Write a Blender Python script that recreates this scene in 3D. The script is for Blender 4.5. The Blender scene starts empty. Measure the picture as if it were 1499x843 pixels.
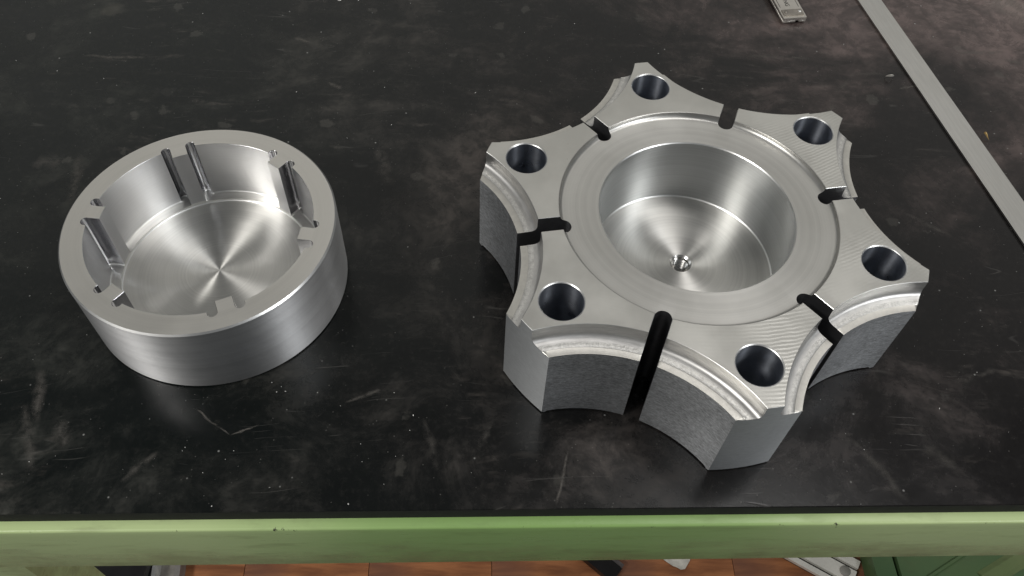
import bpy, bmesh, math, random
from mathutils import Vector, Matrix, noise
R = math.radians
random.seed(7)
sc = bpy.context.scene
C = bpy.context.collection

# ------------------------------------------------------------------ camera (solved from the hub's bolt circle)
F_PX, PITCH, ROLL, CAM_H = 1217.75, 0.944916, 0.060243, 0.249024
PW, PH = 1499.0, 843.0
fwd = Vector((0, math.cos(PITCH), -math.sin(PITCH)))
rt0 = Vector((1, 0, 0)); up0 = rt0.cross(fwd)
rt = rt0 * math.cos(ROLL) + up0 * math.sin(ROLL)
up = -rt0 * math.sin(ROLL) + up0 * math.cos(ROLL)
cd = bpy.data.cameras.new('camera'); cam = bpy.data.objects.new('camera', cd); C.objects.link(cam)
cam.matrix_world = Matrix(((rt.x, up.x, -fwd.x, 0), (rt.y, up.y, -fwd.y, 0), (rt.z, up.z, -fwd.z, CAM_H), (0, 0, 0, 1)))
cd.sensor_width = 36; cd.lens = F_PX * 36 / PW; cd.clip_start = 0.01; cd.clip_end = 50
sc.camera = cam

def at(px, py, z=0.0):
    """where the ray through a photo pixel meets the horizontal plane z"""
    d = rt * ((px - PW / 2) / F_PX) - up * ((py - PH / 2) / F_PX) + fwd
    t = (z - CAM_H) / d.z
    return Vector((d.x * t, d.y * t, z))

# ------------------------------------------------------------------ workshop light
w = bpy.data.worlds.new('World'); sc.world = w; w.use_nodes = True
bg = w.node_tree.nodes['Background']
bg.inputs['Color'].default_value = (0.93, 0.97, 1.0, 1); bg.inputs['Strength'].default_value = 0.10
def lamp(name, loc, target, sx, sy, power, col):
    l = bpy.data.lights.new(name, 'AREA'); l.shape = 'RECTANGLE'; l.size = sx; l.size_y = sy
    l.energy = power; l.color = col
    o = bpy.data.objects.new(name, l); C.objects.link(o); o.location = loc
    o.rotation_euler = (Vector(target) - Vector(loc)).to_track_quat('-Z', 'Y').to_euler()
    return o
lamp('ceiling_panel_light', (-0.1, 2.65, 2.0), (-0.1, 2.2, 0), 5.0, 2.3, 15.0, (1.0, 0.975, 0.91))
lamp('ceiling_panel_light', (0.74, 0.46, 2.0), (0.5, 0.35, 0), 0.8, 0.5, 8.5, (1.0, 0.98, 0.96))
lamp('tube_light', (-1.35, -0.72, 1.45), (-0.02, 0.18, 0), 0.5, 0.35, 21, (1.0, 0.98, 0.95))
lamp('tube_light', (1.45, -0.62, 1.25), (0.0, 0.18, 0), 0.5, 0.35, 12, (0.96, 0.98, 1.0))
vs = sc.view_settings
vs.view_transform = 'Standard'; vs.look = 'None'; vs.exposure = 0; vs.gamma = 1; vs.use_curve_mapping = False

# ------------------------------------------------------------------ node helper
class NT:
    def __init__(s, name):
        s.m = bpy.data.materials.new(name); s.m.use_nodes = True
        s.t = s.m.node_tree; s.n = s.t.nodes; s.b = s.n['Principled BSDF']
        s.tc = s.n.new('ShaderNodeTexCoord')
    def link(s, a, b): s.t.links.new(a, b)
    def put(s, sock, v):
        if hasattr(v, 'is_linked') or hasattr(v, 'links'): s.link(v, sock)
        else: sock.default_value = v
    def math(s, op, a, b=0.0, c=0.0, clamp=False):
        n = s.n.new('ShaderNodeMath'); n.operation = op; n.use_clamp = clamp
        for i, v in enumerate((a, b, c)): s.put(n.inputs[i], v)
        return n.outputs[0]
    def vmath(s, op, a, b=(0, 0, 0), out=0):
        n = s.n.new('ShaderNodeVectorMath'); n.operation = op
        s.put(n.inputs[0], a); s.put(n.inputs[1], b)
        return n.outputs[out]
    def mapping(s, v, scale=(1, 1, 1), rot=(0, 0, 0), loc=(0, 0, 0)):
        n = s.n.new('ShaderNodeMapping'); s.link(v, n.inputs[0])
        n.inputs['Location'].default_value = loc; n.inputs['Rotation'].default_value = rot; n.inputs['Scale'].default_value = scale
        return n.outputs[0]
    def noise(s, v, scale, detail=4, rough=0.55, dist=0.0, out='Fac'):
        n = s.n.new('ShaderNodeTexNoise'); s.put(n.inputs['Vector'], v)
        n.inputs['Scale'].default_value = scale; n.inputs['Detail'].default_value = detail
        n.inputs['Roughness'].default_value = rough; n.inputs['Distortion'].default_value = dist
        return n.outputs[out]
    def voro(s, v, scale, feature='F1', out='Distance', rnd=1.0):
        n = s.n.new('ShaderNodeTexVoronoi'); n.feature = feature; s.put(n.inputs['Vector'], v)
        n.inputs['Scale'].default_value = scale; n.inputs['Randomness'].default_value = rnd
        return n.outputs[out]
    def ramp(s, f, a, b, lo=0.0, hi=1.0):
        n = s.n.new('ShaderNodeMapRange'); n.clamp = True; n.interpolation_type = 'SMOOTHSTEP'
        s.put(n.inputs[0], f); n.inputs[1].default_value = a; n.inputs[2].default_value = b
        n.inputs[3].default_value = lo; n.inputs[4].default_value = hi
        return n.outputs[0]
    def mix(s, f, a, b, mode='MIX'):
        n = s.n.new('ShaderNodeMix'); n.data_type = 'RGBA'; n.blend_type = mode
        s.put(n.inputs['Factor'], f); s.put(n.inputs[6], a); s.put(n.inputs[7], b)
        return n.outputs[2]
    def sep(s, v):
        n = s.n.new('ShaderNodeSeparateXYZ'); s.link(v, n.inputs[0]); return n.outputs
    def comb(s, x, y, z):
        n = s.n.new('ShaderNodeCombineXYZ')
        for i, v in enumerate((x, y, z)): s.put(n.inputs[i], v)
        return n.outputs[0]
    def bump(s, h, strength, dist, prev=None):
        n = s.n.new('ShaderNodeBump'); s.link(h, n.inputs['Height'])
        n.inputs['Strength'].default_value = strength; n.inputs['Distance'].default_value = dist
        if prev: s.link(prev, n.inputs['Normal'])
        return n.outputs[0]
    def set(s, **k):
        names = dict(col='Base Color', metal='Metallic', rough='Roughness', normal='Normal', aniso='Anisotropic', tan='Tangent', spec='Specular IOR Level', ecol='Emission Color', est='Emission Strength', coat='Coat Weight', coatr='Coat Roughness')
        for a, v in k.items(): s.put(s.b.inputs[names[a]], v)
        return s.m

def c4(r, g, b): return (r, g, b, 1)

# ------------------------------------------------------------------ metal materials
def turned(name, col, rough, aniso, groove=0.25, var=0.10, ring_scale=1400.0, upright=False, blotch=1.0, band=0.5):
    """lathe-turned metal: grooves run round the part's own z axis"""
    m = NT(name); p = m.tc.outputs['Object']
    geo = m.n.new('ShaderNodeNewGeometry')
    vt = m.n.new('ShaderNodeVectorTransform'); vt.vector_type = 'VECTOR'; vt.convert_from = 'OBJECT'; vt.convert_to = 'WORLD'
    m.link(p, vt.inputs[0]); tang = m.vmath('CROSS_PRODUCT', (0, 0, 1), vt.outputs[0])
    ax = m.vmath('NORMALIZE', m.vmath('CROSS_PRODUCT', tang, geo.outputs['Normal']))
    if upright: ax = m.comb(0.0, 0.0, 1.0)
    x, y, z = m.sep(p)
    r = m.math('SQRT', m.math('ADD', m.math('MULTIPLY', x, x), m.math('MULTIPLY', y, y)))
    rz = m.comb(r, m.math('MULTIPLY', z, 1.0), 0.0)
    g1 = m.noise(rz, ring_scale, 3, 0.6)
    g2 = m.noise(rz, ring_scale * 0.12, 2, 0.5)
    blot = m.noise(p, 60, 4, 0.6)
    f = m.math('ADD', m.math('MULTIPLY', g1, 1 - band), m.math('MULTIPLY', g2, band))
    fc = m.ramp(m.math('ADD', m.math('MULTIPLY', f, 0.75), m.math('MULTIPLY', blot, 0.25)), 0.3, 0.7, 1 - var, 1 + var)
    cc = m.vmath('SCALE', col[:3]); 
    m.put(cc.node.inputs['Scale'], fc)
    rr = m.ramp(m.math('ADD', m.math('MULTIPLY', blot, 0.6), m.math('MULTIPLY', g2, 0.4)), 0.3, 0.7, rough - 0.05 * blotch, rough + 0.06 * blotch)
    nb = m.bump(g1, groove, 0.00004)
    return m.set(col=cc, metal=1.0, rough=rr, aniso=aniso, tan=ax, normal=nb)

def milled(name, col, rough, marks=0.3):
    """face-milled metal: overlapping arcs left by the cutter, stronger in patches"""
    m = NT(name); p = m.tc.outputs['Object']
    x, y, z = m.sep(p)
    def arcs(cx, sy, per, Rm=0.06):
        yy = m.math('ADD', y, cx)
        a = m.math('SQRT', m.math('SUBTRACT', Rm * Rm * 4, m.math('MULTIPLY', yy, yy)))
        q = m.math('MULTIPLY', m.math('ADD', m.math('MULTIPLY', a, sy), x), 2 * math.pi / per)
        q = m.math('ADD', q, m.math('MULTIPLY', m.noise(p, 260, 3), 4.5))
        return m.math('SINE', q)
    s1 = arcs(0.01, 1, 0.0013); s2 = arcs(-0.012, -1, 0.0016)
    pat = m.ramp(m.noise(p, 26, 3, 0.5), 0.42, 0.62)
    side = m.ramp(m.math('SUBTRACT', m.math('MULTIPLY', m.noise(p, 18, 2), 0.05), y), -0.005, 0.055)
    msk = m.math('MULTIPLY', pat, side)
    h = m.math('ADD', m.math('MULTIPLY', m.math('ADD', s1, m.math('MULTIPLY', s2, 0.18)), m.math('ADD', m.math('MULTIPLY', msk, 1.15), 0.10)), m.math('MULTIPLY', m.noise(p, 2600, 3), 0.25))
    blot = m.noise(p, 45, 4, 0.55)
    cc = m.vmath('SCALE', col[:3]); m.put(cc.node.inputs['Scale'], m.ramp(blot, 0.3, 0.7, 0.88, 1.08))
    rr = m.ramp(blot, 0.3, 0.7, rough - 0.03, rough + 0.05)
    # small dings and specks
    sp = m.ramp(m.voro(p, 260), 0.02, 0.05, 1, 0)
    spk = m.math('MULTIPLY', sp, m.ramp(m.noise(p, 90, 1), 0.60, 0.66))
    cc = m.mix(m.math('MULTIPLY', spk, 0.6), cc, c4(0.16, 0.15, 0.13))
    nb = m.bump(h, marks, 0.00005)
    return m.set(col=cc, metal=1.0, rough=rr, normal=nb)

def sawn(name, col, rough, strength, sx=1.0, sz=5.0, var=0.22, sc_=900, aniso=0.0):
    """coarse machined flank: short scratches lying level"""
    m = NT(name); p = m.tc.outputs['Object']
    q = m.mapping(p, (sx, sx, sz))
    a = m.noise(q, sc_, 4, 0.65); b = m.noise(q, sc_ * 0.4, 2, 0.6); bl = m.noise(p, 55, 3)
    h = m.math('ADD', m.math('MULTIPLY', a, 0.6), m.math('MULTIPLY', b, 0.6))
    cc = m.vmath('SCALE', col[:3]); m.put(cc.node.inputs['Scale'], m.ramp(m.math('ADD', m.math('MULTIPLY', h, 0.7), m.math('MULTIPLY', bl, 0.2)), 0.3, 0.75, 1 - var, 1 + var))
    nb = m.bump(h, strength, 0.00012)
    if aniso: m.set(aniso=aniso, tan=m.comb(0.0, 0.0, 1.0))
    return m.set(col=cc, metal=1.0, rough=rough, normal=nb)

M = {}
AL = (0.66, 0.65, 0.61)
M['top'] = milled('milled_face', AL, 0.36)
M['ring_top'] = turned('turned_rim', (0.76, 0.74, 0.69), 0.37, 0.15, 0.06, 0.05, 900)
M['ring_out'] = turned('turned_outer', (0.70, 0.70, 0.70), 0.44, 0.92, 0.10, 0.05, 2600, upright=True, blotch=0.4, band=0.2)
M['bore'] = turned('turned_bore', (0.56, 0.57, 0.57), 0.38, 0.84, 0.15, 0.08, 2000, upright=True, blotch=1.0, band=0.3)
M['floor'] = turned('turned_floor', (0.74, 0.73, 0.69), 0.45, 0.93, 0.25, 0.12, 1500, blotch=0.9)
M['floor_hub'] = turned('turned_bore_floor', (0.70, 0.69, 0.655), 0.42, 0.90, 0.25, 0.12, 1100, blotch=0.8)
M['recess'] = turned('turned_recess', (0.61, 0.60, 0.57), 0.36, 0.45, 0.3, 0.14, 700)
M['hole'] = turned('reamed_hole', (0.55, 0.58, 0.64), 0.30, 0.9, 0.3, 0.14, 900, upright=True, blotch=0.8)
M['chamfer'] = turned('chamfer', (0.82, 0.82, 0.80), 0.36, 0.3, 0.05, 0.02, 900)
M['flank'] = sawn('sawn_flank', (0.50, 0.51, 0.52), 0.48, 1.1, 1, 3.2, 0.55, 1500, 0.70)
M['tip'] = sawn('tip_face', (0.56, 0.575, 0.58), 0.48, 0.16, 1, 3, 0.10, 900, 0.75)
M['ledge'] = sawn('milled_ledge', (0.70, 0.69, 0.66), 0.46, 0.9, 1, 1, 0.26, 1700)
M['ledge_flat'] = sawn('ledge_flat', (0.70, 0.68, 0.63), 0.38, 0.15, 1, 1, 0.10, 700)
M['ledge_fillet'] = sawn('ledge_fillet', (0.66, 0.65, 0.63), 0.45, 0.45, 0.35, 3.0, 0.18, 700)
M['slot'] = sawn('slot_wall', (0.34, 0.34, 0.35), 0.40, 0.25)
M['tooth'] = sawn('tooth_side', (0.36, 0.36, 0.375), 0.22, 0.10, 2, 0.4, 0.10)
M['groove'] = sawn('groove_wall', (0.52, 0.52, 0.54), 0.16, 0.06, 2, 0.4, 0.08)
M['wall'] = turned('pocket_wall', (0.68, 0.68, 0.69), 0.36, 0.85, 0.10, 0.04, 2400, upright=True, blotch=0.3, band=0.2)
M['thread'] = turned('cut_thread', (0.70, 0.69, 0.66), 0.26, 0.3, 0.05, 0.03, 900)

# ------------------------------------------------------------------ mesh helpers
def mesh_obj(name, bm, mats, parent=None, scale=0.001, smooth=35, loc=None):
    me = bpy.data.meshes.new(name)
    if scale != 1: bmesh.ops.transform(bm, matrix=Matrix.Diagonal((scale, scale, scale, 1)), verts=bm.verts)
    bm.to_mesh(me); bm.free()
    for m in (mats if isinstance(mats, (list, tuple)) else [mats]): me.materials.append(m)
    if smooth:
        me.polygons.foreach_set('use_smooth', [True] * len(me.polygons))
        me.set_sharp_from_angle(angle=R(smooth))
    o = bpy.data.objects.new(name, me); C.objects.link(o)
    if parent: o.parent = parent
    if loc is not None: o.location = loc
    return o
def tag(o, label, cat=None, group=None, kind=None):
    if label: o['label'] = label
    if cat: o['category'] = cat
    if group: o['group'] = group
    if kind: o['kind'] = kind
    return o
def thing(name, label, cat, loc=(0, 0, 0), rz=0.0, group=None):
    o = bpy.data.objects.new(name, None); C.objects.link(o); o.location = loc; o.rotation_euler = (0, 0, rz)
    o.empty_display_size = 0.01
    return tag(o, label, cat, group)
def lathe(prof, n, cx=0.0, cy=0.0, closed=True):
    """solid of revolution; prof is (r, z) from the axis at the bottom to the axis at the top"""
    bm = bmesh.new(); rings = []
    for r, z in prof:
        if r < 1e-9: rings.append([bm.verts.new((cx, cy, z))])
        else: rings.append([bm.verts.new((cx + r * math.cos(2 * math.pi * i / n), cy + r * math.sin(2 * math.pi * i / n), z)) for i in range(n)])
    for a, b in zip(rings, rings[1:]):
        for i in range(n):
            j = (i + 1) % n
            f = [a[i % len(a)], a[j % len(a)], b[j % len(b)], b[i % len(b)]]
            u = []
            for v in f:
                if v not in u: u.append(v)
            if len(u) > 2: bm.faces.new(u)
    bmesh.ops.recalc_face_normals(bm, faces=bm.faces)
    return bm
def prism(pts, z0, z1):
    bm = bmesh.new()
    a = [bm.verts.new((x, y, z0)) for x, y in pts]; b = [bm.verts.new((x, y, z1)) for x, y in pts]
    bm.faces.new(a[::-1]); bm.faces.new(b)
    for i in range(len(pts)):
        j = (i + 1) % len(pts); bm.faces.new((a[i], a[j], b[j], b[i]))
    bmesh.ops.recalc_face_normals(bm, faces=bm.faces)
    return bm
def box(bm, x0, x1, y0, y1, z0, z1):
    vs = [bm.verts.new((x, y, z)) for z in (z0, z1) for y in (y0, y1) for x in (x0, x1)]
    for f in ((0, 2, 3, 1), (4, 5, 7, 6), (0, 1, 5, 4), (2, 6, 7, 3), (0, 4, 6, 2), (1, 3, 7, 5)):
        bm.faces.new([vs[i] for i in f])
def bevel_all(bm, off, seg=2, ang=30):
    es = [e for e in bm.edges if len(e.link_faces) == 2 and e.calc_face_angle(0) > R(ang)]
    bmesh.ops.bevel(bm, geom=es, offset=off, segments=seg, profile=0.5, affect='EDGES', clamp_overlap=True)
def temp(bm, name='cutter'):
    me = bpy.data.meshes.new(name); bm.to_mesh(me); bm.free()
    o = bpy.data.objects.new(name, me); C.objects.link(o); return o
def subtract(base, cutters):
    """base and cutters are temporary objects in millimetres; returns a bmesh of base minus the cutters"""
    col = bpy.data.collections.new('cutters')
    for k in cutters:
        C.objects.unlink(k); col.objects.link(k)
    md = base.modifiers.new('cut', 'BOOLEAN'); md.operation = 'DIFFERENCE'; md.solver = 'EXACT'
    md.operand_type = 'COLLECTION'; md.collection = col; md.use_self = False
    bpy.context.view_layer.update()
    dg = bpy.context.evaluated_depsgraph_get()
    me = bpy.data.meshes.new_from_object(base.evaluated_get(dg), depsgraph=dg)
    bm = bmesh.new(); bm.from_mesh(me); bpy.data.meshes.remove(me)
    for k in list(cutters) + [base]:
        d = k.data; bpy.data.objects.remove(k); bpy.data.meshes.remove(d)
    bpy.data.collections.remove(col)
    bmesh.ops.remove_doubles(bm, verts=bm.verts, dist=0.002)
    bmesh.ops.dissolve_degenerate(bm, dist=0.001, edges=bm.edges)
    return bm
def edge_break(bm, z, off, extra=lambda e: True, sign=1):
    """deburr: small chamfer on the edges of the flat face at height z"""
    es = []
    for e in bm.edges:
        if len(e.link_faces) != 2 or any(abs(v.co.z - z) > 0.004 for v in e.verts): continue
        ups = [f.normal.z * sign > 0.99 for f in e.link_faces]
        if ups[0] != ups[1] and extra(e): es.append(e)
    if es: bmesh.ops.bevel(bm, geom=es, offset=off, segments=1, profile=0.5, affect='EDGES', clamp_overlap=False)
def split(bm, classify):
    """divide a bmesh's faces into named groups: {key: bmesh}; classify(face) -> (key, material index)"""
    groups = {}
    bm.normal_update()
    for f in bm.faces:
        k, mi = classify(f); groups.setdefault(k, []).append((f, mi))
    out = {}
    for k, fs in groups.items():
        nb = bmesh.new(); vm = {}
        for f, mi in fs:
            vv = []
            for v in f.verts:
                if v.index not in vm: vm[v.index] = nb.verts.new(v.co)
                vv.append(vm[v.index])
            try: nf = nb.faces.new(vv); nf.material_index = mi
            except ValueError: pass
        out[k] = nb
    bm.free()
    return out
def adiff(a, b): return (a - b + math.pi) % (2 * math.pi) - math.pi

# ------------------------------------------------------------------ six-armed hub
HX, HY, HPH = 0.0604516, 0.1869769, 1.7859406
HH, RO, RH, RHOLE = 41.99, 75.0, 61.02, 6.95
ZL = HH - 6.32; DS, RL, RU = 110.5, 49.95, 56.6
RB, RR, ZR, ZF = 32.75, 46.5, 40.0, 12.0
def build_hub():
    prof = [(0, 0), (RO - 0.9, 0), (RO, 0.8), (RO, HH), (RR + 0.15, HH), (RR, HH - 0.15), (RR, HH - 0.25)]
    for i in range(1, 8):                       # concave fillet in the corner of the recess
        a = i / 7 * math.pi / 2; prof.append((RR - 1.74 + 1.74 * math.cos(a), ZR + 1.74 - 1.74 * math.sin(a)))
    prof += [(RB + 0.35, ZR), (RB, ZR - 0.35), (RB, ZF + 0.4), (RB - 0.4, ZF), (3.95, ZF), (3.25, ZF - 0.65), (3.25, 1.5), (0, 1.5)]
    base = temp(lathe(prof, 240))
    cuts = []
    for k in range(6):
        th = (k + 0.5) * math.pi / 3
        cx, cy = DS * math.cos(th), DS * math.sin(th)
        cp = [(0, -5), (RL, -5), (RL, ZL - 0.02), (RL + 0.2, ZL), (RL + 2.3, ZL), (RL + 2.42, ZL + 0.09), (RL + 3.5, ZL + 0.09), (RL + 4.2, ZL + 0.15)]
        for i in range(1, 7):
            a = i / 6 * math.pi / 2; cp.append((RU - 2.1 + 2.1 * math.sin(a), ZL + 2.30 - 2.1 * math.cos(a)))
        cp += [(RU, HH + 5), (0, HH + 5)]
        cuts.append(temp(lathe(cp, 300, cx, cy)))
        hw, r0 = 2.75, 43.2 + 2.75; pts = [(120, -hw), (120, hw)]
        for i in range(0, 25):
            a = math.pi / 2 + i / 24 * math.pi; pts.append((r0 + hw * math.cos(a), hw * math.sin(a)))
        c, s = math.cos(th), math.sin(th)
        cuts.append(temp(prism([(x * c - y * s, x * s + y * c) for x, y in pts], -5, HH + 5)))
        ah = k * math.pi / 3
        cuts.append(temp(lathe([(0, -5), (RHOLE, -5), (RHOLE, HH - 0.32), (RHOLE + 0.32, HH), (RHOLE + 0.32, HH + 5), (0, HH + 5)], 72, RH * math.cos(ah), RH * math.sin(ah))))
    bm = subtract(base, cuts)
    edge_break(bm, HH, 0.10)
    edge_break(bm, 0.0, 0.85, lambda e: all(v.co.xy.length > 58 for v in e.verts) and not all(v.co.xy.length > 73.9 for v in e.verts), -1)
    edge_break(bm, ZL, 0.14, lambda e: all(v.co.xy.length > 58 for v in e.verts))
    bm.verts.index_update()
    def cls(f):
        c = f.calc_center_median(); n = f.normal
        r = c.xy.length; a = math.atan2(c.y, c.x)
        if n.z < -0.9 and c.z < 0.2: return ('body', 0)
        if r < 4.0 and c.z < ZF + .1 and not (n.z > .95 and c.z > 11): return ('threaded_hole', 0)
        if r < RB and abs(c.z - ZF) < 0.6: return ('bore_floor', 1 if n.z < 0.97 else 0)
        if abs(r - RB) < 0.4 and abs(n.z) < 0.2: return ('bore', 0)
        if n.z > 0.3 and c.z > ZR - 1 and c.z < HH - 0.05 and r < RR + 0.3:
            return ('recess', 1 if r < RB + 0.4 else 0)
        if abs(r - RR) < 0.3 and c.z > ZR and n.xy.dot(c.xy) < 0: return ('recess', 0)
        k = round(a / (math.pi / 3)) % 6; ah = k * math.pi / 3
        hx, hy = c.x - RH * math.cos(ah), c.y - RH * math.sin(ah)
        if math.hypot(hx, hy) < RHOLE + 0.45 and n.z < 0.95: return (('bolt_hole', k), 1 if n.z > 0.3 else 0)
        side = 0 if adiff(a, ah) > 0 else 1
        th = ah + (math.pi / 6 if side == 0 else -math.pi / 6)
        ds = math.hypot(c.x - DS * math.cos(th), c.y - DS * math.sin(th))
        lat = abs(-c.x * math.sin(th) + c.y * math.cos(th))
        if lat < 2.8 and abs(n.z) < 0.3: return (('arm', k), 3)
        if n.z > 0.98 and c.z > HH - 0.02: return (('arm', k), 0)
        if abs(r - RO) < 0.35 and abs(n.z) < 0.9 and n.xy.dot(c.xy) > 0.7 * r * n.xy.length and abs(n.z) < .5: return (('arm', k), 2)
        if ds < RU + 0.1 and ds > RL + 0.02 and c.z > ZL - 0.15 and n.z > -0.5 and c.z < HH - 0.1: return (('ledge', k, side), 1 if ds < RL + 2.35 else (0 if ds < RL + 4.25 else 2))
        if n.z > 0.3 : return (('arm', k), 4)
        return (('arm', k), 1)
    g = split(bm, cls)
    hub = thing('machined_hub', 'six-armed bright aluminium hub with deep round bore, scalloped sides and slots', 'machine part', (HX, HY, 0.0), HPH)
    mesh_obj('body', g.pop('body'), [M['flank']], hub)
    mesh_obj('recess', g.pop('recess'), [M['recess'], M['chamfer']], hub)
    mesh_obj('bore', g.pop('bore'), [M['bore']], hub)
    fl = mesh_obj('bore_floor', g.pop('bore_floor'), [M['floor_hub'], M['chamfer']], hub, smooth=20)
    # thread: stacked ridges following a helix
    bm2 = g.pop('threaded_hole'); n = 40; turns = 7; rings = []
    for i in range(n * turns + 1):
        a = 2 * math.pi * i / n; z = 10.7 - i / n * 1.2
        rings.append([bm2.verts.new((rr * math.cos(a), rr * math.sin(a), z + dz)) for rr, dz in ((3.2, 0.58), (2.55, 0.10), (2.55, -0.10), (3.2, -0.58))])
    for a, b in zip(rings, rings[1:]):
        for j in range(3): bm2.faces.new((a[j], a[j + 1], b[j + 1], b[j]))
    mesh_obj('threaded_hole', bm2, [M['thread']], fl)
    arms = {}
    for k in range(6):
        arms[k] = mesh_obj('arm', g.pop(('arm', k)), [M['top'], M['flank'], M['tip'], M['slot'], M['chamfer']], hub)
    for key, b in list(g.items()):
        if key[0] == 'bolt_hole': mesh_obj('bolt_hole', b, [M['hole'], M['chamfer']], arms[key[1]])
        elif key[0] == 'ledge': mesh_obj('ledge', b, [M['ledge'], M['ledge_flat'], M['ledge_fillet']], arms[key[1]], smooth=50)
    return hub
build_hub()

# ------------------------------------------------------------------ round toothed ring (a cup with six inner teeth)
RX, RY, RPH = -0.1059038, 0.1764102, R(57.0)
def build_ring():
    Ro, Hr, Rw, Rt = 45.15, 31.57, 37.45, 33.7
    za, zf = 6.3, 5.2
    base = temp(lathe([(0, 0), (Ro - 0.8, 0), (Ro, 0.7), (Ro, Hr - 0.55), (Ro - 0.55, Hr), (0, Hr)], 256))
    hw, g0, g1, rad = 2.75, 2.75, 5.85, 1.55
    pts = []
    for k in range(6):
        th = k * math.pi / 3; c, s = math.cos(th), math.sin(th)
        def P(x, y): pts.append((x * c - y * s, x * s + y * c))
        a0 = math.asin(g1 / Rw)
        P(math.sqrt(Rw * Rw - g1 * g1), -g1)
        cr = 37.75
        for i in range(0, 13):
            a = -math.pi / 2 + i / 12 * math.pi; P(cr + rad * math.cos(a), -(g0 + g1) / 2 + rad * math.sin(a))
        at_ = math.asin(hw / Rt)
        for i in range(0, 7):
            a = -at_ + 2 * at_ * i / 6; P(Rt * math.cos(a), Rt * math.sin(a))
        for i in range(0, 13):
            a = -math.pi / 2 + i / 12 * math.pi; P(cr + rad * math.cos(a), (g0 + g1) / 2 + rad * math.sin(a))
        P(math.sqrt(Rw * Rw - g1 * g1), g1)
        n = 26
        for i in range(1, n):
            a = a0 + (math.pi / 3 - 2 * a0) * i / n; P(Rw * math.cos(a), Rw * math.sin(a))
    pk = prism(pts, za, Hr + 5)
    pk.edges.ensure_lookup_table()
    es = [e for e in pk.edges if all(abs(v.co.z - za) < 1e-4 for v in e.verts) and any(f.normal.z < -.9 for f in e.link_faces)]
    bmesh.ops.bevel(pk, geom=es, offset=0.55, segments=3, profile=0.5, affect='EDGES', clamp_overlap=True)
    cuts = [temp(pk), temp(lathe([(0, zf), (Rt - 0.35, zf), (Rt - 0.02, zf + 0.3), (Rt - 0.02, za + 1.8), (0, za + 1.8)], 240))]
    bm = subtract(base, cuts)
    edge_break(bm, Hr, 0.09, lambda e: all(v.co.xy.length < 42 for v in e.verts))
    bm.verts.index_update()
    def cls(f):
        c = f.calc_center_median(); n = f.normal; r = c.xy.length; a = math.atan2(c.y, c.x)
        if r > 40: return ('body', 2 if (0.3 < n.z < 0.9) else (1 if n.z > 0.9 else 0))
        if n.z > 0.95 and c.z > Hr - 0.01: return ('body', 1)
        if n.z < -0.9: return ('body', 0)
        if c.z < za + 1.0 and n.z > 0.2 or c.z < za - 0.02: return ('cup_floor', 1 if (n.z < 0.95) else 0)
        k = round(a / (math.pi / 3)) % 6; d = adiff(a, k * math.pi / 3)
        lat = r * math.sin(d)
        if abs(lat) < g0 + 0.03 and abs(n.z) < .9: return (('tooth', k), 1 if r < Rt + .05 else 0)
        if abs(lat) < g1 + 0.2: return (('relief_groove', k, 1 if lat > 0 else 0), 0)
        return (('wall', (k if d > 0 else k - 1) % 6), 0)
    g = split(bm, cls)
    ring = thing('toothed_ring', 'round aluminium cup with turned floor and six small teeth inside its rim', 'machine part', (RX, RY, 0), RPH)
    mesh_obj('body', g.pop('body'), [M['ring_out'], M['ring_top'], M['chamfer']], ring)
    mesh_obj('cup_floor', g.pop('cup_floor'), [M['floor'], M['chamfer']], ring)
    teeth = {}
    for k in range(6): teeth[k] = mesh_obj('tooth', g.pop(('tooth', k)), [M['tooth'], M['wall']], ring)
    for key, b in list(g.items()):
        if key[0] == 'wall': mesh_obj('wall', b, [M['wall']], ring)
        else: mesh_obj('relief_groove', b, [M['groove']], ring)
    return ring
build_ring()

# ------------------------------------------------------------------ bench: black mat, green steel frame
YAW = R(4.1227)
def B(u, v, z=0.0):
    return Vector((u * math.cos(YAW) - v * math.sin(YAW), u * math.sin(YAW) + v * math.cos(YAW), z))
def bench_uv(p): return (p.x * math.cos(YAW) + p.y * math.sin(YAW), -p.x * math.sin(YAW) + p.y * math.cos(YAW))

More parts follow.
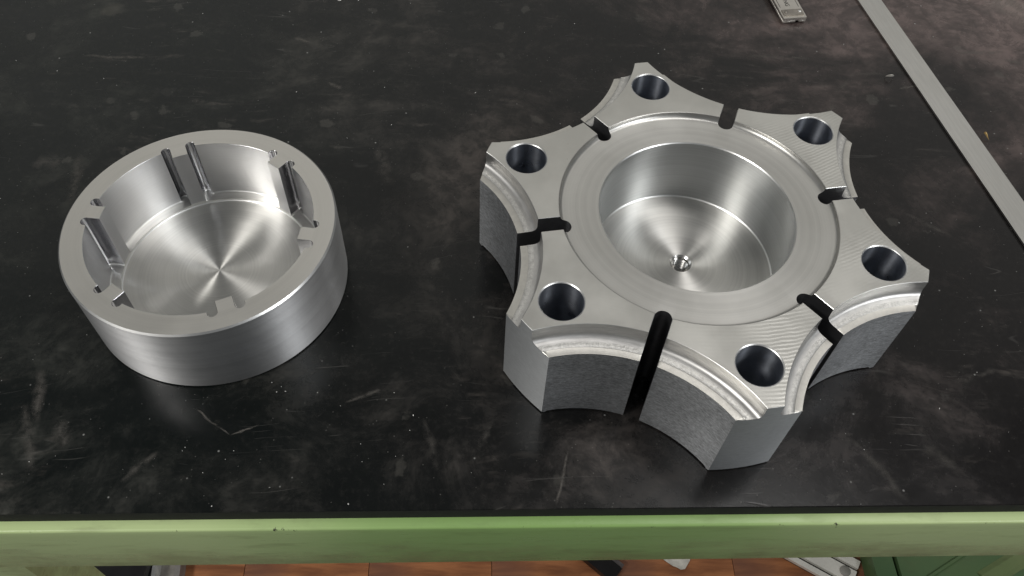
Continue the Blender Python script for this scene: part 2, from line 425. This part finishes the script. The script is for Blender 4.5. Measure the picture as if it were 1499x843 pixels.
def mat_material():
    m = NT('black_mat'); p = m.tc.outputs['Object']
    wob = m.noise(p, 9, 3, 0.5, out='Color')
    pw = m.vmath('ADD', p, m.vmath('SCALE', m.vmath('SUBTRACT', wob, (0.5, 0.5, 0.5))))
    pw.node.inputs[1].links[0].from_node.inputs['Scale'].default_value = 0.03
    big = m.noise(p, 5.0, 4, 0.55, 0.8)
    mid = m.noise(pw, 30, 8, 0.74, 0.6)
    cl = m.noise(m.mapping(pw, (1.0, 1.6, 1), (0, 0, R(25))), 11, 5, 0.62, 0.9)
    fine = m.noise(p, 420, 3, 0.7)
    u, v, z = m.sep(p)
    # dusty film in cloudy patches
    film = m.ramp(m.math('ADD', m.math('MULTIPLY', mid, 0.40), m.math('ADD', m.math('MULTIPLY', cl, 0.45), m.math('MULTIPLY', big, 0.35))), 0.55, 0.80)
    grit = m.ramp(m.noise(pw, 130, 5, 0.72, 0.4), 0.38, 0.66)
    film = m.math('MULTIPLY', film, m.math('ADD', m.math('MULTIPLY', grit, 0.85), 0.35), clamp=True)
    # rubbed streaks in two directions
    def streak(rot, sx, sy, sca, lo, hi, src=None):
        q = m.mapping(src or pw, (sx, sy, 1), (0, 0, rot))
        return m.ramp(m.noise(q, sca, 4, 0.6), lo, hi)
    st = m.math('MULTIPLY', streak(R(12), 1, 5, 42, 0.54, 0.74), m.ramp(m.noise(p, 14, 2), 0.46, 0.62))
    st2 = m.math('MULTIPLY', streak(R(78), 1, 5, 46, 0.55, 0.74), m.ramp(m.noise(p, 11, 2, .5, .3), 0.48, 0.64))
    # hairline scratches: thin bands of a stretched noise
    def hair(rot, sca, wdt, gate_s, gate):
        q = m.mapping(pw, (1, 12, 1), (0, 0, rot))
        n = m.noise(q, sca, 1, 0.4)
        l = m.ramp(m.math('ABSOLUTE', m.math('SUBTRACT', n, 0.5)), 0.0, wdt, 1, 0)
        return m.math('MULTIPLY', l, m.ramp(m.noise(m.mapping(p, loc=(sca, rot * 3, 0)), gate_s, 3, 0.6), gate, gate + 0.08))
    h = m.math('MAXIMUM', hair(R(20), 7, 0.006, 30, 0.58), hair(R(-35), 9, 0.006, 34, 0.60))
    h = m.math('MAXIMUM', h, hair(R(95), 6, 0.006, 28, 0.58))
    h = m.math('MAXIMUM', h, hair(R(60), 8, 0.005, 40, 0.60))
    # scuff blots with their own outline
    vd = m.voro(pw, 30); vc = m.voro(pw, 30, out='Color')
    vx = m.sep(vc)[0]
    blot = m.math('MULTIPLY', m.ramp(m.math('ADD', vd, m.math('MULTIPLY', m.noise(p, 160, 4, 0.7), 0.32)), 0.26, 0.36, 1, 0), m.ramp(vx, 0.72, 0.76))
    vd2 = m.voro(pw, 78); vx2 = m.sep(m.voro(pw, 78, out='Color'))[0]
    flake = m.math('MULTIPLY', m.ramp(m.math('ADD', vd2, m.math('MULTIPLY', m.noise(p, 240, 3, 0.7), 0.5)), 0.40, 0.50, 1, 0), m.ramp(vx2, 0.82, 0.86))
    # tiny pale specks of dust
    sd = m.voro(p, 330); sx_ = m.sep(m.voro(p, 330, out='Color'))[1]
    speck = m.math('MULTIPLY', m.ramp(sd, 0.05, 0.16, 1, 0), m.ramp(sx_, 0.965, 0.975))
    sd2 = m.voro(p, 900); sx2 = m.sep(m.voro(p, 900, out='Color'))[1]
    speck2 = m.math('MULTIPLY', m.ramp(sd2, 0.1, 0.25, 1, 0), m.ramp(sx2, 0.95, 0.97))
    hue = m.ramp(m.math('ADD', u, m.math('MULTIPLY', big, 0.25)), -0.05, 0.30)
    base = m.mix(hue, c4(0.0042, 0.0060, 0.0056), c4(0.0065, 0.0055, 0.0055))
    dust = m.mix(hue, c4(0.078, 0.079, 0.068), c4(0.112, 0.088, 0.080))
    col = m.mix(m.math('MULTIPLY', film, 0.75), base, dust)
    far = m.ramp(m.math('ADD', m.math('ADD', m.math('MULTIPLY', u, 0.9), v), m.math('MULTIPLY', m.math('SUBTRACT', cl, 0.5), 0.35)), 0.40, 0.60)
    col = m.mix(m.math('MULTIPLY', far, m.ramp(m.math('ADD', m.math('MULTIPLY', mid, 0.6), m.math('MULTIPLY', grit, 0.12)), 0.22, 0.50, 0.25, 0.85)), col, c4(0.20, 0.150, 0.138))
    col = m.mix(m.math('MULTIPLY', m.math('MULTIPLY', m.math('MAXIMUM', st, st2), grit), 0.42), col, c4(0.115, 0.10, 0.088))
    col = m.mix(m.math('MULTIPLY', blot, 0.22), col, c4(0.15, 0.14, 0.12))
    col = m.mix(m.math('MULTIPLY', flake, 0.15), col, c4(0.17, 0.16, 0.14))
    col = m.mix(m.math('MULTIPLY', h, 0.16), col, c4(0.20, 0.19, 0.175))
    col = m.mix(m.math('MULTIPLY', speck, 0.55), col, c4(0.40, 0.40, 0.38))
    col = m.mix(m.math('MULTIPLY', speck2, 0.30), col, c4(0.26, 0.25, 0.23))
    col = m.mix(m.math('MULTIPLY', m.ramp(fine, 0.48, 0.78), 0.16), col, c4(0.055, 0.051, 0.046))
    rough = m.math('ADD', m.ramp(mid, 0.3, 0.75, 0.20, 0.30), m.math('MULTIPLY', m.math('MAXIMUM', film, blot), 0.22))
    hb = m.math('SUBTRACT', m.math('ADD', m.math('MULTIPLY', fine, 0.35), m.math('MULTIPLY', mid, 1.2)), m.math('MULTIPLY', h, 0.6))
    nb = m.bump(hb, 0.12, 0.0003)
    return m.set(col=col, rough=rough, spec=0.33, normal=nb)
M['mat'] = mat_material()

def paint(name, a, b, rough, edge=False):
    m = NT(name); p = m.tc.outputs['Object']
    n1 = m.noise(p, 7, 4, 0.6); n2 = m.noise(m.mapping(p, (1, 3, 6)), 30, 5, 0.65); fine = m.noise(p, 350, 3, 0.6)
    fx = m.sep(p)[0]
    fade = m.ramp(m.math('ADD', m.math('ABSOLUTE', m.math('SUBTRACT', fx, 0.025)), m.math('MULTIPLY', m.math('SUBTRACT', n1, 0.5), 0.12)), 0.02, 0.13, 1, 0) if edge else m.ramp(n1, 0.35, 0.65)
    col = m.mix(fade, a, b)
    grime = m.math('MULTIPLY', m.ramp(n2, 0.52, 0.75), 0.32)
    col = m.mix(grime, col, c4(0.10, 0.085, 0.045))
    chip = m.ramp(m.math('ADD', m.voro(p, 120), m.math('MULTIPLY', m.noise(p, 500, 2), 0.2)), 0.12, 0.15, 1, 0)
    chip = m.math('MULTIPLY', chip, m.ramp(m.noise(p, 33, 2), 0.58, 0.62))
    col = m.mix(m.math('MULTIPLY', chip, 0.7), col, c4(0.035, 0.04, 0.03))
    if edge:        # paint knocked off in nicks along the front corner
        ex, ey, ez = m.sep(p)
        nk = m.noise(m.comb(ex, m.math('MULTIPLY', ez, 0.6), 0.0), 190, 6, 0.8)
        dz = m.math('ADD', m.math('ABSOLUTE', m.math('SUBTRACT', ey, 0.0914)), m.math('ABSOLUTE', m.math('ADD', ez, 0.0066)))
        low = m.math('MULTIPLY', m.ramp(m.math('ADD', ez, m.math('MULTIPLY', m.math('SUBTRACT', m.noise(m.mapping(p, (1, 1, 4)), 24, 5, 0.7), 0.5), 0.05)), -0.036, -0.020, 1, 0), m.ramp(m.noise(p, 60, 4, 0.7), 0.35, 0.65, 0.25, 0.75))
        col = m.mix(m.math('MULTIPLY', low, 0.6), col, c4(0.17, 0.135, 0.06))
        wid = m.ramp(nk, 0.575, 0.74, 0.0, 0.0018)
        col = m.mix(m.math('LESS_THAN', dz, wid), col, c4(0.05, 0.05, 0.035))
    return m.set(col=col, rough=m.ramp(n2, 0.3, 0.8, rough - 0.06, rough + 0.15), normal=m.bump(m.math('ADD', fine, m.math('MULTIPLY', n2, 2)), 0.12, 0.0004))
M['green'] = paint('green_paint', c4(0.54, 0.66, 0.32), c4(0.27, 0.43, 0.14), 0.32, True)
M['green_dark'] = paint('cabinet_green_paint', c4(0.08, 0.16, 0.07), c4(0.11, 0.18, 0.075), 0.4)
def plain(name, col, rough, metal=0.0, sca=80, var=0.2, bumps=0.1):
    m = NT(name); p = m.tc.outputs['Object']; n = m.noise(p, sca, 5, 0.6)
    cc = m.vmath('SCALE', col[:3]); m.put(cc.node.inputs['Scale'], m.ramp(n, 0.3, 0.7, 1 - var, 1 + var))
    return m.set(col=cc, rough=rough, metal=metal, normal=m.bump(n, bumps, 0.0004))

V0, V1 = 0.0914, 0.0949          # front of the green lip, front of the mat
mat_root = None
bm = bmesh.new(); box(bm, -0.75, 0.75, V1, 0.80, -0.006, 0.0)
bmesh.ops.bevel(bm, geom=[e for e in bm.edges if all(v.co.z > -0.001 for v in e.verts)], offset=0.00022, segments=1, profile=0.5, affect='EDGES')
bm.normal_update()
for f in bm.faces:
    if f.normal.y < -0.9: f.material_index = 1
bench_mat = mesh_obj('bench_mat', bm, [M['mat'], plain('mat_edge', (0.006, 0.006, 0.006), 0.85, 0, 200, 0.5, 0.4)], scale=1, smooth=40); bench_mat.rotation_euler = (0, 0, YAW)
tag(bench_mat, 'scuffed black rubber mat covering the green workbench', 'mat')

# worn scuffs and scratches on the mat: thin dusty ribbons pressed into its surface
def scuff_mat():
    m = NT('scuff_dust'); p = m.tc.outputs['Object']
    at_ = m.n.new('ShaderNodeAttribute'); at_.attribute_name = 'wear'
    n = m.noise(p, 260, 5, 0.7)
    al = m.math('MULTIPLY', at_.outputs['Fac'], m.ramp(n, 0.34, 0.60))
    m.put(m.b.inputs['Alpha'], al)
    return m.set(col=c4(0.15, 0.138, 0.122), rough=0.7)
M['scuff'] = scuff_mat()
SCUFFS = [((283, 597), (337, 637), .0004, .55), ((337, 637), (380, 622), .0004, .5), ((38, 590), (48, 690), .0016, .22), ((60, 540), (52, 620), .002, .3),
            ((175, 705), (232, 660), .0014, .25), ((830, 660), (815, 742), .0005, .5), ((505, 590), (560, 570), .0008, .3), ((1245, 640), (1330, 735), .0018, .20),
            ((1400, 78), (1470, 76), .0016, .35), ((1470, 88), (1498, 93), .0014, .35), ((1275, 150), (1305, 143), .0004, .4), ((1215, 175), (1222, 140), .0016, .25), ((1222, 140), (1250, 108), .0016, .22), ((1250, 108), (1300, 108), .0014, .16),
            ((120, 82), (215, 83), .0012, .35), ((430, 55), (455, 62), .0014, .4), ((480, 120), (500, 130), .0014, .35), ((555, 215), (568, 275), .003, .22), ((480, 213), (500, 217), .0011, .2), ((45, 240), (95, 235), .004, .22), ((100, 300), (120, 225), .002, .25),
            ((1090, 82), (1190, 84), .0016, .22), ((1315, 130), (1345, 125), .0008, .4), ((1320, 310), (1400, 350), .001, .2), ((620, 610), (640, 690), .0012, .16), ((700, 660), (720, 620), .0012, .16), ((1395, 560), (1460, 540), .0012, .2), ((1350, 650), (1405, 690), .003, .14), ((85, 615), (95, 655), .003, .25)]

def build_scuffs():
    for a, b, wd, stg in SCUFFS:
        pa, pb = Vector((*bench_uv(at(*a)), 0)), Vector((*bench_uv(at(*b)), 0))
        d = pb - pa; L = d.length; d.normalize(); n = Vector((-d.y, d.x, 0))
        bm = bmesh.new(); lay = bm.verts.layers.float.new('wear'); prev = None; k = 14; sd = random.uniform(0, 99)
        for i in range(k + 1):
            t = i / k; wob = noise.noise(Vector((t * 3, sd, 0))) * min(L * 0.05, wd * 3)
            ww = wd * (0.55 + 0.9 * abs(noise.noise(Vector((t * 4, sd + 5, 0))))) * (0.35 + 0.65 * math.sin(math.pi * min(max(t, 0.03), 0.97)) ** 0.5)
            row = []
            for j in (-1, -0.5, 0, 0.5, 1):
                v = bm.verts.new(pa + d * (L * t) + n * (wob + ww * j * 1.6) + Vector((0, 0, 0.00004)))
                v[lay] = min(1.0, stg * 1.35) * (1 - abs(j)) * min(1, 6 * t + .05, 6 * (1 - t) + .05); row.append(v)
            if prev:
                for j in range(4): bm.faces.new((prev[j], row[j], row[j + 1], prev[j + 1]))
            prev = row
        bmesh.ops.recalc_face_normals(bm, faces=bm.faces)
        mesh_obj('scuff', bm, M['scuff'], bench_mat, 1, 40)
build_scuffs()

bench = thing('workbench', 'green painted steel workbench under the black mat', 'workbench', (0, 0, 0), YAW)
bm = bmesh.new()
box(bm, -0.78, 0.78, V0, V0 + 0.045, -0.0095, -0.0062)
bmesh.ops.bevel(bm, geom=[e for e in bm.edges if all(v.co.y < V0 + .001 for v in e.verts) and all(v.co.z > -0.007 for v in e.verts)], offset=0.0009, segments=4, profile=0.5, affect='EDGES')
mesh_obj('lip', bm, M['green'], bench, 1, 40)
bm = bmesh.new(); box(bm, -0.78, 0.78, V0 + 0.0001, V0 + 0.0036, -0.0402, -0.0096)
bmesh.ops.bevel(bm, geom=[e for e in bm.edges if all(v.co.y < V0 + .001 for v in e.verts) and all(v.co.z < -0.03 for v in e.verts)], offset=0.0008, segments=3, profile=0.5, affect='EDGES')
mesh_obj('apron', bm, M['green'], bench, 1, 40)
bm = bmesh.new(); box(bm, -0.78, 0.78, V0 + 0.046, 0.80, -0.030, -0.0062)
mesh_obj('top_board', bm, plain('board', (0.16, 0.11, 0.07), 0.6), bench, 1, 0)

FZ = -0.85
for u0, u1 in ((-0.215, -0.159), (0.64, 0.70)):
    bm = bmesh.new(); box(bm, u0, u1, V0 + 0.004, V0 + 0.021, FZ, -0.0405); bevel_all(bm, 0.004, 2)
    mesh_obj('leg', bm, M['green'], bench, 1, 40)

# ------------------------------------------------------------------ floor below and what lies on it
def floor_mat():
    m = NT('wood_floor'); p = m.tc.outputs['Object']
    q = m.mapping(p, (1, 9, 1), (0, 0, R(8)))
    g = m.noise(q, 9, 6, 0.65, 0.5); b = m.noise(p, 5, 3)
    col = m.mix(m.ramp(g, 0.3, 0.7), c4(0.24, 0.085, 0.032), c4(0.55, 0.22, 0.085))
    col = m.mix(m.ramp(b, 0.45, 0.65), col, c4(0.22, 0.10, 0.065))
    return m.set(col=col, rough=0.5, normal=m.bump(g, 0.2, 0.001))
M['wood'] = floor_mat()
fl = bpy.data.objects.new('floor', None); C.objects.link(fl); fl.location = (0, 0, FZ); fl.rotation_euler = (0, 0, YAW)
tag(fl, 'reddish brown wooden floor below the bench', kind='structure')
bm = bmesh.new(); box(bm, -3, 3, -2, 3, -0.05, -0.006); mesh_obj('subfloor', bm, plain('concrete', (0.16, 0.16, 0.145), 0.8), fl, 1, 0)
pm = None
for i in range(-14, 16):
    if pm is None:
        bm = bmesh.new(); box(bm, 0.0004, 0.1596, 0.03, 1.6, -0.006, 0.0); bevel_all(bm, 0.0006, 1)
        o = mesh_obj('plank', bm, M['wood'], fl, 1, 0); pm = o.data
    else:
        o = bpy.data.objects.new('plank', pm); C.objects.link(o); o.parent = fl
    o.location = (i * 0.16 + 0.02, random.uniform(-.01, .01), random.uniform(0, 0.0006))
def floor_at(x, y, z=FZ): return at(x, y, z)

white = plain('white_paint', (0.85, 0.83, 0.76), 0.45, 0, 60, 0.08)
dark = plain('black_plastic', (0.012, 0.012, 0.013), 0.35)
# white grooved board lying on the floor
a = floor_at(1175, 820); b_ = floor_at(1254, 826); dr = (floor_at(1210, 843) - floor_at(1168, 820)).normalized()
end = floor_at(1253, 832)
nr = Vector((-dr.y, dr.x, 0))
e0, e1, e2, e3 = (((floor_at(*q) - end).dot(nr)) for q in ((1190, 843), (1210, 843), (1250, 838), (1256, 826)))
br = thing('grooved_board', 'white board with two long grooves lying on the wooden floor', 'board', (end.x, end.y, FZ + 0.001), math.atan2(dr.y, dr.x))
for v0, v1 in ((e0, e1 - 0.0022), (e1 + 0.0022, e2 - 0.0022), (e2 + 0.0022, e3)):
    bm = bmesh.new(); box(bm, -0.5, 0.0, v0, v1, 0.004, 0.010); bevel_all(bm, 0.001, 2); mesh_obj('slat', bm, white, br, 1, 40)
bm = bmesh.new(); box(bm, -0.498, -0.002, e0 + 0.001, e3 - 0.001, 0.0, 0.0042); mesh_obj('backing', bm, dark, br, 1, 0)
bm = lathe([(0, 0.0097), (0.007, 0.0097), (0.007, 0.0112), (0.006, 0.012), (0, 0.012)], 32)
bmesh.ops.translate(bm, verts=bm.verts, vec=(-0.014, (e1 + e2) / 2 + 0.002, 0)); mesh_obj('disc', bm, plain('grey_disc', (0.3, 0.29, 0.26), 0.5), br, 1, 40)
# torn paper
pts = [floor_at(*q) for q in ((950, 800), (1012, 800), (1009, 822), (1002, 834), (996, 835), (990, 831), (984, 829), (975, 823), (960, 812))]
bm = bmesh.new(); vs = [bm.verts.new((p.x, p.y, FZ + 0.0012 + 0.002 * random.random())) for p in pts]; bm.faces.new(vs)
r_ = bmesh.ops.extrude_face_region(bm, geom=bm.faces[:]); bmesh.ops.translate(bm, verts=[v for v in r_['geom'] if isinstance(v, bmesh.types.BMVert)], vec=(0, 0, 0.0004))
bmesh.ops.recalc_face_normals(bm, faces=bm.faces)
o = mesh_obj('paper_scrap', bm, plain('paper', (0.75, 0.72, 0.64), 0.8), None, 1, 0); tag(o, 'torn white paper scrap lying on the wooden floor', 'paper')
# dark bar with a bright strip
p0 = floor_at(893, 824); p1 = floor_at(905, 834); ang = math.atan2(p1.y - p0.y, p1.x - p0.x)
bar = thing('steel_bar', 'dark bar with a shiny edge lying on the wooden floor', 'bar', (p1.x, p1.y, FZ + 0.001), ang)
bm = bmesh.new(); box(bm, -0.30, 0.004, -0.022, 0.0, 0, 0.012); bevel_all(bm, 0.001, 1); mesh_obj('bar', bm, dark, bar, 1, 40)
bm = bmesh.new(); box(bm, -0.30, 0.003, 0.0005, 0.006, 0, 0.012); mesh_obj('edge', bm, plain('bare_steel', (0.5, 0.5, 0.52), 0.3, 1), bar, 1, 0)
# black case and pale post behind the left leg
q = floor_at(190, 836)
bm = bmesh.new(); box(bm, -0.035, 0.03, -0.08, 0.30, 0, 0.04); bevel_all(bm, 0.008, 3)
cs = thing('tool_case', 'black case on the floor beside the pale post', 'case', (q.x + 0.005, q.y, FZ + 0.001), YAW)
mesh_obj('shell', bm, dark, cs, 1, 40)
bm = bmesh.new(); box(bm, -0.036, 0.031, -0.081, 0.301, 0.019, 0.021); mesh_obj('seam', bm, plain('case_seam', (0.03, 0.03, 0.03), 0.6), cs, 1, 0)
q = floor_at(252, 838)
ps = thing('pale_rail', 'pale grey channel rail lying on the floor beside the black case', 'rail', (q.x, q.y, FZ + 0.001), YAW + R(4))
for x0, x1, zt, nm, cl in ((-0.018, -0.013, 0.022, 'flange', (0.8, 0.8, 0.76)), (-0.013, 0.010, 0.004, 'web', (0.36, 0.34, 0.31)), (0.010, 0.017, 0.022, 'flange', (0.30, 0.28, 0.26))):
    bm = bmesh.new(); box(bm, x0, x1, -0.12, 0.30, 0, zt); bevel_all(bm, 0.001, 1); mesh_obj(nm, bm, plain('rail_' + nm, cl, 0.5), ps, 1, 0)
# drawer cabinet under the right end
ZC = FZ + 0.035
cab = thing('steel_tray', 'dark green steel tray with diagonal ribs on the floor under the bench', 'tray', (0, 0, 0), YAW)
def cuv(x, y): return bench_uv(at(x, y, ZC))
uL = cuv(1278, 822)[0]; uG = cuv(1311, 822)[0]
bm = bmesh.new(); box(bm, uL, uG - 0.003, 0.10, 0.62, FZ + 0.001, ZC); bevel_all(bm, 0.002, 2); mesh_obj('side_panel', bm, M['green_dark'], cab, 1, 40)
bm = bmesh.new(); box(bm, uG + 0.003, uG + 0.50, 0.10, 0.62, FZ + 0.001, ZC); bevel_all(bm, 0.002, 2); mesh_obj('shell', bm, M['green_dark'], cab, 1, 40)
def ribseg(p, q, wd, hh, mtl, nm):
    a = Vector((*cuv(*p), ZC)); b = Vector((*cuv(*q), ZC)); d = (b - a).normalized(); n = Vector((-d.y, d.x, 0)) * wd
    bm = bmesh.new(); vs = []
    for zz in (0.0004, hh):
        for s1, s2 in ((a, -1), (b, -1), (b, 1), (a, 1)): vs.append(bm.verts.new(s1 + n * s2 * (1 if zz < .001 else 0.5) + Vector((0, 0, zz))))
    for f in ((3, 2, 1, 0), (4, 5, 6, 7), (0, 1, 5, 4), (1, 2, 6, 5), (2, 3, 7, 6), (3, 0, 4, 7)): bm.faces.new([vs[i] for i in f])
    mesh_obj(nm, bm, mtl, cab, 1, 0)
ribseg((1425, 802), (1358, 846), 0.003, 0.003, M['green_dark'], 'rib')
ribseg((1520, 800), (1440, 850), 0.012, 0.004, paint('strap_paint', c4(0.22, 0.27, 0.12), c4(0.17, 0.23, 0.09), 0.45), 'strap')

# ------------------------------------------------------------------ steel strip and caliper on the mat
def strip_mat():
    m = NT('brushed_strip'); p = m.tc.outputs['Object']
    q = m.mapping(p, (0.06, 1, 1)); n = m.noise(q, 1500, 3, 0.6); b = m.noise(p, 18, 3)
    cc = m.vmath('SCALE', (0.66, 0.65, 0.62)); m.put(cc.node.inputs['Scale'], m.ramp(m.math('ADD', m.math('MULTIPLY', n, .5), m.math('MULTIPLY', b, .5)), 0.3, 0.7, 0.90, 1.08))
    return m.set(col=cc, metal=1.0, rough=m.ramp(b, 0.3, 0.7, 0.26, 0.40), normal=m.bump(n, 0.05, 0.0001))
M['strip'] = strip_mat()
pa, pb, pc, pd = (at(*q, 0.001) for q in ((1256, 0), (1290, 0), (1499, 295), (1499, 358)))
d = ((pd - pa).normalized() + (pc - pb).normalized()).normalized(); n = Vector((-d.y, d.x, 0))
o0 = (pa + pb) / 2; wd = abs((pb - pa).dot(n)) / 2; wd2 = abs(((pc + pd) / 2 - o0).dot(n))
st = thing('steel_strip', 'long flat plain steel strip lying across the black mat', 'strip', (o0.x, o0.y, 0.0), math.atan2(d.y, d.x))
bm = bmesh.new(); box(bm, -0.12, 0.32, -wd, wd, 0.0002, 0.0011); bevel_all(bm, 0.00012, 1); mesh_obj('blade', bm, M['strip'], st, 1, 40)

ca, cb, cc_, cd_ = (at(*q, 0.0035) for q in ((1131, 0), (1148, 27.5), (1181, 24), (1169, 0)))
mid_end = (cb + cc_) / 2; dirc = ((ca - cb).normalized() + (cd_ - cc_).normalized()).normalized()
wc = abs((cc_ - cb).dot(Vector((-dirc.y, dirc.x, 0)))) / 2
cal = thing('caliper', 'end of a worn satin steel caliper beam at the edge of the black mat', 'caliper', (mid_end.x, mid_end.y, 0), math.atan2(dirc.y, dirc.x))
sat = plain('satin_steel', (0.60, 0.57, 0.52), 0.42, 0.85, 140, 0.08, 0.05)
dim = plain('dull_steel', (0.36, 0.33, 0.29), 0.45, 0.8, 200, 0.2, 0.1)
bm = bmesh.new(); box(bm, 0.0, 0.16, -wc, wc, 0.0019, 0.0034); bevel_all(bm, 0.0003, 2); mesh_obj('beam', bm, sat, cal, 1, 40)
nc, nw = -wc * 0.3, 0.0011
k = prism([(0, -wc), (0, nc - nw), (0.0015, nc - nw * .4), (0.0015, nc + nw * .4), (0, nc + nw), (0, wc), (0.16, wc), (0.16, -wc)], 0.0006, 0.0018); bevel_all(k, 0.0002, 1); mesh_obj('rail', k, sat, cal, 1, 40)
bm = bmesh.new(); box(bm, 0.0016, 0.0062, -wc * 0.86, wc * 0.86, 0.0033, 0.0039); bevel_all(bm, 0.0002, 1); mesh_obj('end_plate', bm, dim, cal, 1, 40)
for s_ in (-1, 1):
    bm = lathe([(0, 0.0038), (0.0009, 0.0038), (0.0009, 0.0041), (0.0006, 0.0043), (0, 0.0043)], 20)
    bmesh.ops.translate(bm, verts=bm.verts, vec=(0.0042, s_ * wc * 0.6, 0)); mesh_obj('screw', bm, M['chamfer'] if s_ < 0 else dim, cal, 1, 40)
for s_ in (-1, 1):
    bm = bmesh.new(); box(bm, 0.0085, 0.16, s_ * wc * 0.80 - 0.00012, s_ * wc * 0.80 + 0.00012, 0.00335, 0.00345); mesh_obj('groove_line', bm, dark, cal, 1, 0)
fc = bpy.data.curves.new('lettering', 'FONT'); fc.body = 'NG'; fc.size = 0.0031; fc.extrude = 0.00003
to = bpy.data.objects.new('lettering_source', fc); C.objects.link(to)
bpy.context.view_layer.update(); dg = bpy.context.evaluated_depsgraph_get()
tm = bpy.data.meshes.new_from_object(to.evaluated_get(dg), depsgraph=dg); bpy.data.objects.remove(to)
tm.materials.append(dark); tm.name = 'lettering'
lo = bpy.data.objects.new('lettering', tm); C.objects.link(lo); lo.parent = cal; gl = Matrix.Rotation(-cal.rotation_euler.z, 3, 'Z') @ (at(1152.3, 6.3, 0.0035) - Vector((mid_end.x, mid_end.y, 0.0)))
lo.location = (gl.x + 0.0034, gl.y + 0.0011, 0.00346); lo.rotation_euler = (0, 0, math.pi)

# ------------------------------------------------------------------ chips and dust on the mat
def curl(name, label, px, py, rad, turns, col, width=0.0008, rot=0.0):
    q = at(px, py); bm = bmesh.new(); prev = None; n = 28
    for i in range(n + 1):
        t = i / n; a = rot + t * turns * 2 * math.pi; r = rad * (0.75 + 0.35 * t)
        z = 0.0004 + 0.0012 * math.sin(t * math.pi)
        w_ = width * (0.25 + math.sin(math.pi * min(1, t + .05)))
        ring = [bm.verts.new((r * math.cos(a), r * math.sin(a), z)), bm.verts.new((r * 1.08 * math.cos(a), r * 1.08 * math.sin(a), z + w_)), bm.verts.new((r * 0.98 * math.cos(a), r * 0.98 * math.sin(a), z + w_ * 1.05))]
        if prev:
            for j in range(3): bm.faces.new((prev[j], prev[(j + 1) % 3], ring[(j + 1) % 3], ring[j]))
        prev = ring
    o = mesh_obj(name, bm, plain(name + '_metal', col, 0.4, 0.35), None, 1, 40, (q.x, q.y, 0)); return tag(o, label, 'metal shaving')
curl('metal_shaving', 'curled pale metal shaving on the mat between hub and strip', 1300, 112, 0.0021, 0.45, (0.75, 0.72, 0.66), 0.0009, R(200))
curl('brass_shaving', 'small curled brass shaving on the mat beside the steel strip', 1446, 199, 0.0026, 0.3, (0.80, 0.55, 0.22), 0.0009, R(150))
def nuggets(name, spots):
    bm = bmesh.new()
    for x, y, s in spots:
        if s <= 0: continue
        m_ = Matrix.Translation((x, y, s * 0.4)) @ Matrix.Rotation(random.uniform(0, 6.3), 4, Vector((random.random(), random.random(), random.random() + .1)).normalized()) @ Matrix.Diagonal((s * random.uniform(.6, 1.5), s * random.uniform(.4, .9), s * random.uniform(.3, .7), 1))
        bmesh.ops.create_icosphere(bm, subdivisions=1, radius=1.0, matrix=m_)
    for v in bm.verts: v.co.z = max(v.co.z, 0.00003)
    o = mesh_obj(name, bm, plain('dust_grain', (0.72, 0.71, 0.68), 0.4, 0.3, 400), None, 1, 0)
    return tag(o, 'tiny pale metal chips and dust scattered over the black mat', 'dust', kind='stuff')
seen = [(24, 89, .7), (84, 104, .75), (152, 115, .45), (171, 125, .4), (297, 20, .5), (378, 147, .3), (434, 135, .6), (497, 1, 1.3), (525, 1, .9), (601, 5, .6), (563, 128, .4), (841, 35, .9), (696, 136, .6), (573, 183, .55), (43, 676, .6), (267, 660, .5), (271, 655, .35), (297, 692, .4), (342, 660, .3),
        (577, 575, .4), (579, 668, .4), (562, 709, .45), (510, 738, .8), (528, 650, .4), (530, 676, .3), (3, 694, .4), (1348, 9, .5), (1339, 35, .5), (1366, 54, .35), (1235, 65, .5), (405, 574, .6), (412, 566, .5), (418, 573, .5), (465, 575, .4), (398, 560, .4), (1375, 598, .5), (1399, 712, .4), (1265, 658, .3),
        (1201, 585, .35), (1260, 738, .4), (1430, 545, .35), (1197, 105, .3), (1140, 70, .3), (420, 600, .35), (600, 630, .3), (605, 608, .45), (690, 692, .3), (310, 741, .45)]
spots = []
for x, y, s in seen:
    q = at(x, y); spots.append((q.x, q.y, s * 0.00055))
for i in range(260):
    x, y = random.uniform(0, 1499), random.uniform(0, 742); q = at(x, y)
    if math.hypot(q.x - HX, q.y - HY) < 0.078 or math.hypot(q.x - RX, q.y - RY) < 0.048: continue
    u_, v_ = bench_uv(q)
    if v_ < V1 + 0.002: continue
    spots.append((q.x, q.y, 0.00005 + 0.00016 * random.random() ** 4))
nuggets('metal_dust', spots)
# corner things just entering the frame
q = at(1497, 1)
k = thing('steel_block', 'grey rounded steel block at the far edge of the mat beyond the strip', 'block', (q.x + 0.012, q.y + 0.011, 0), R(-40))
bm = bmesh.new(); box(bm, -0.02, 0.02, -0.012, 0.012, 0.0002, 0.012); bevel_all(bm, 0.003, 4); mesh_obj('body', bm, sat, k, 1, 40)
bm = bmesh.new(); box(bm, -0.0205, 0.0205, -0.0125, 0.0125, 0.0, 0.0025); bevel_all(bm, 0.0008, 2); mesh_obj('base', bm, dark, k, 1, 40)  # added dark rim, stands for the shadow around the block's foot
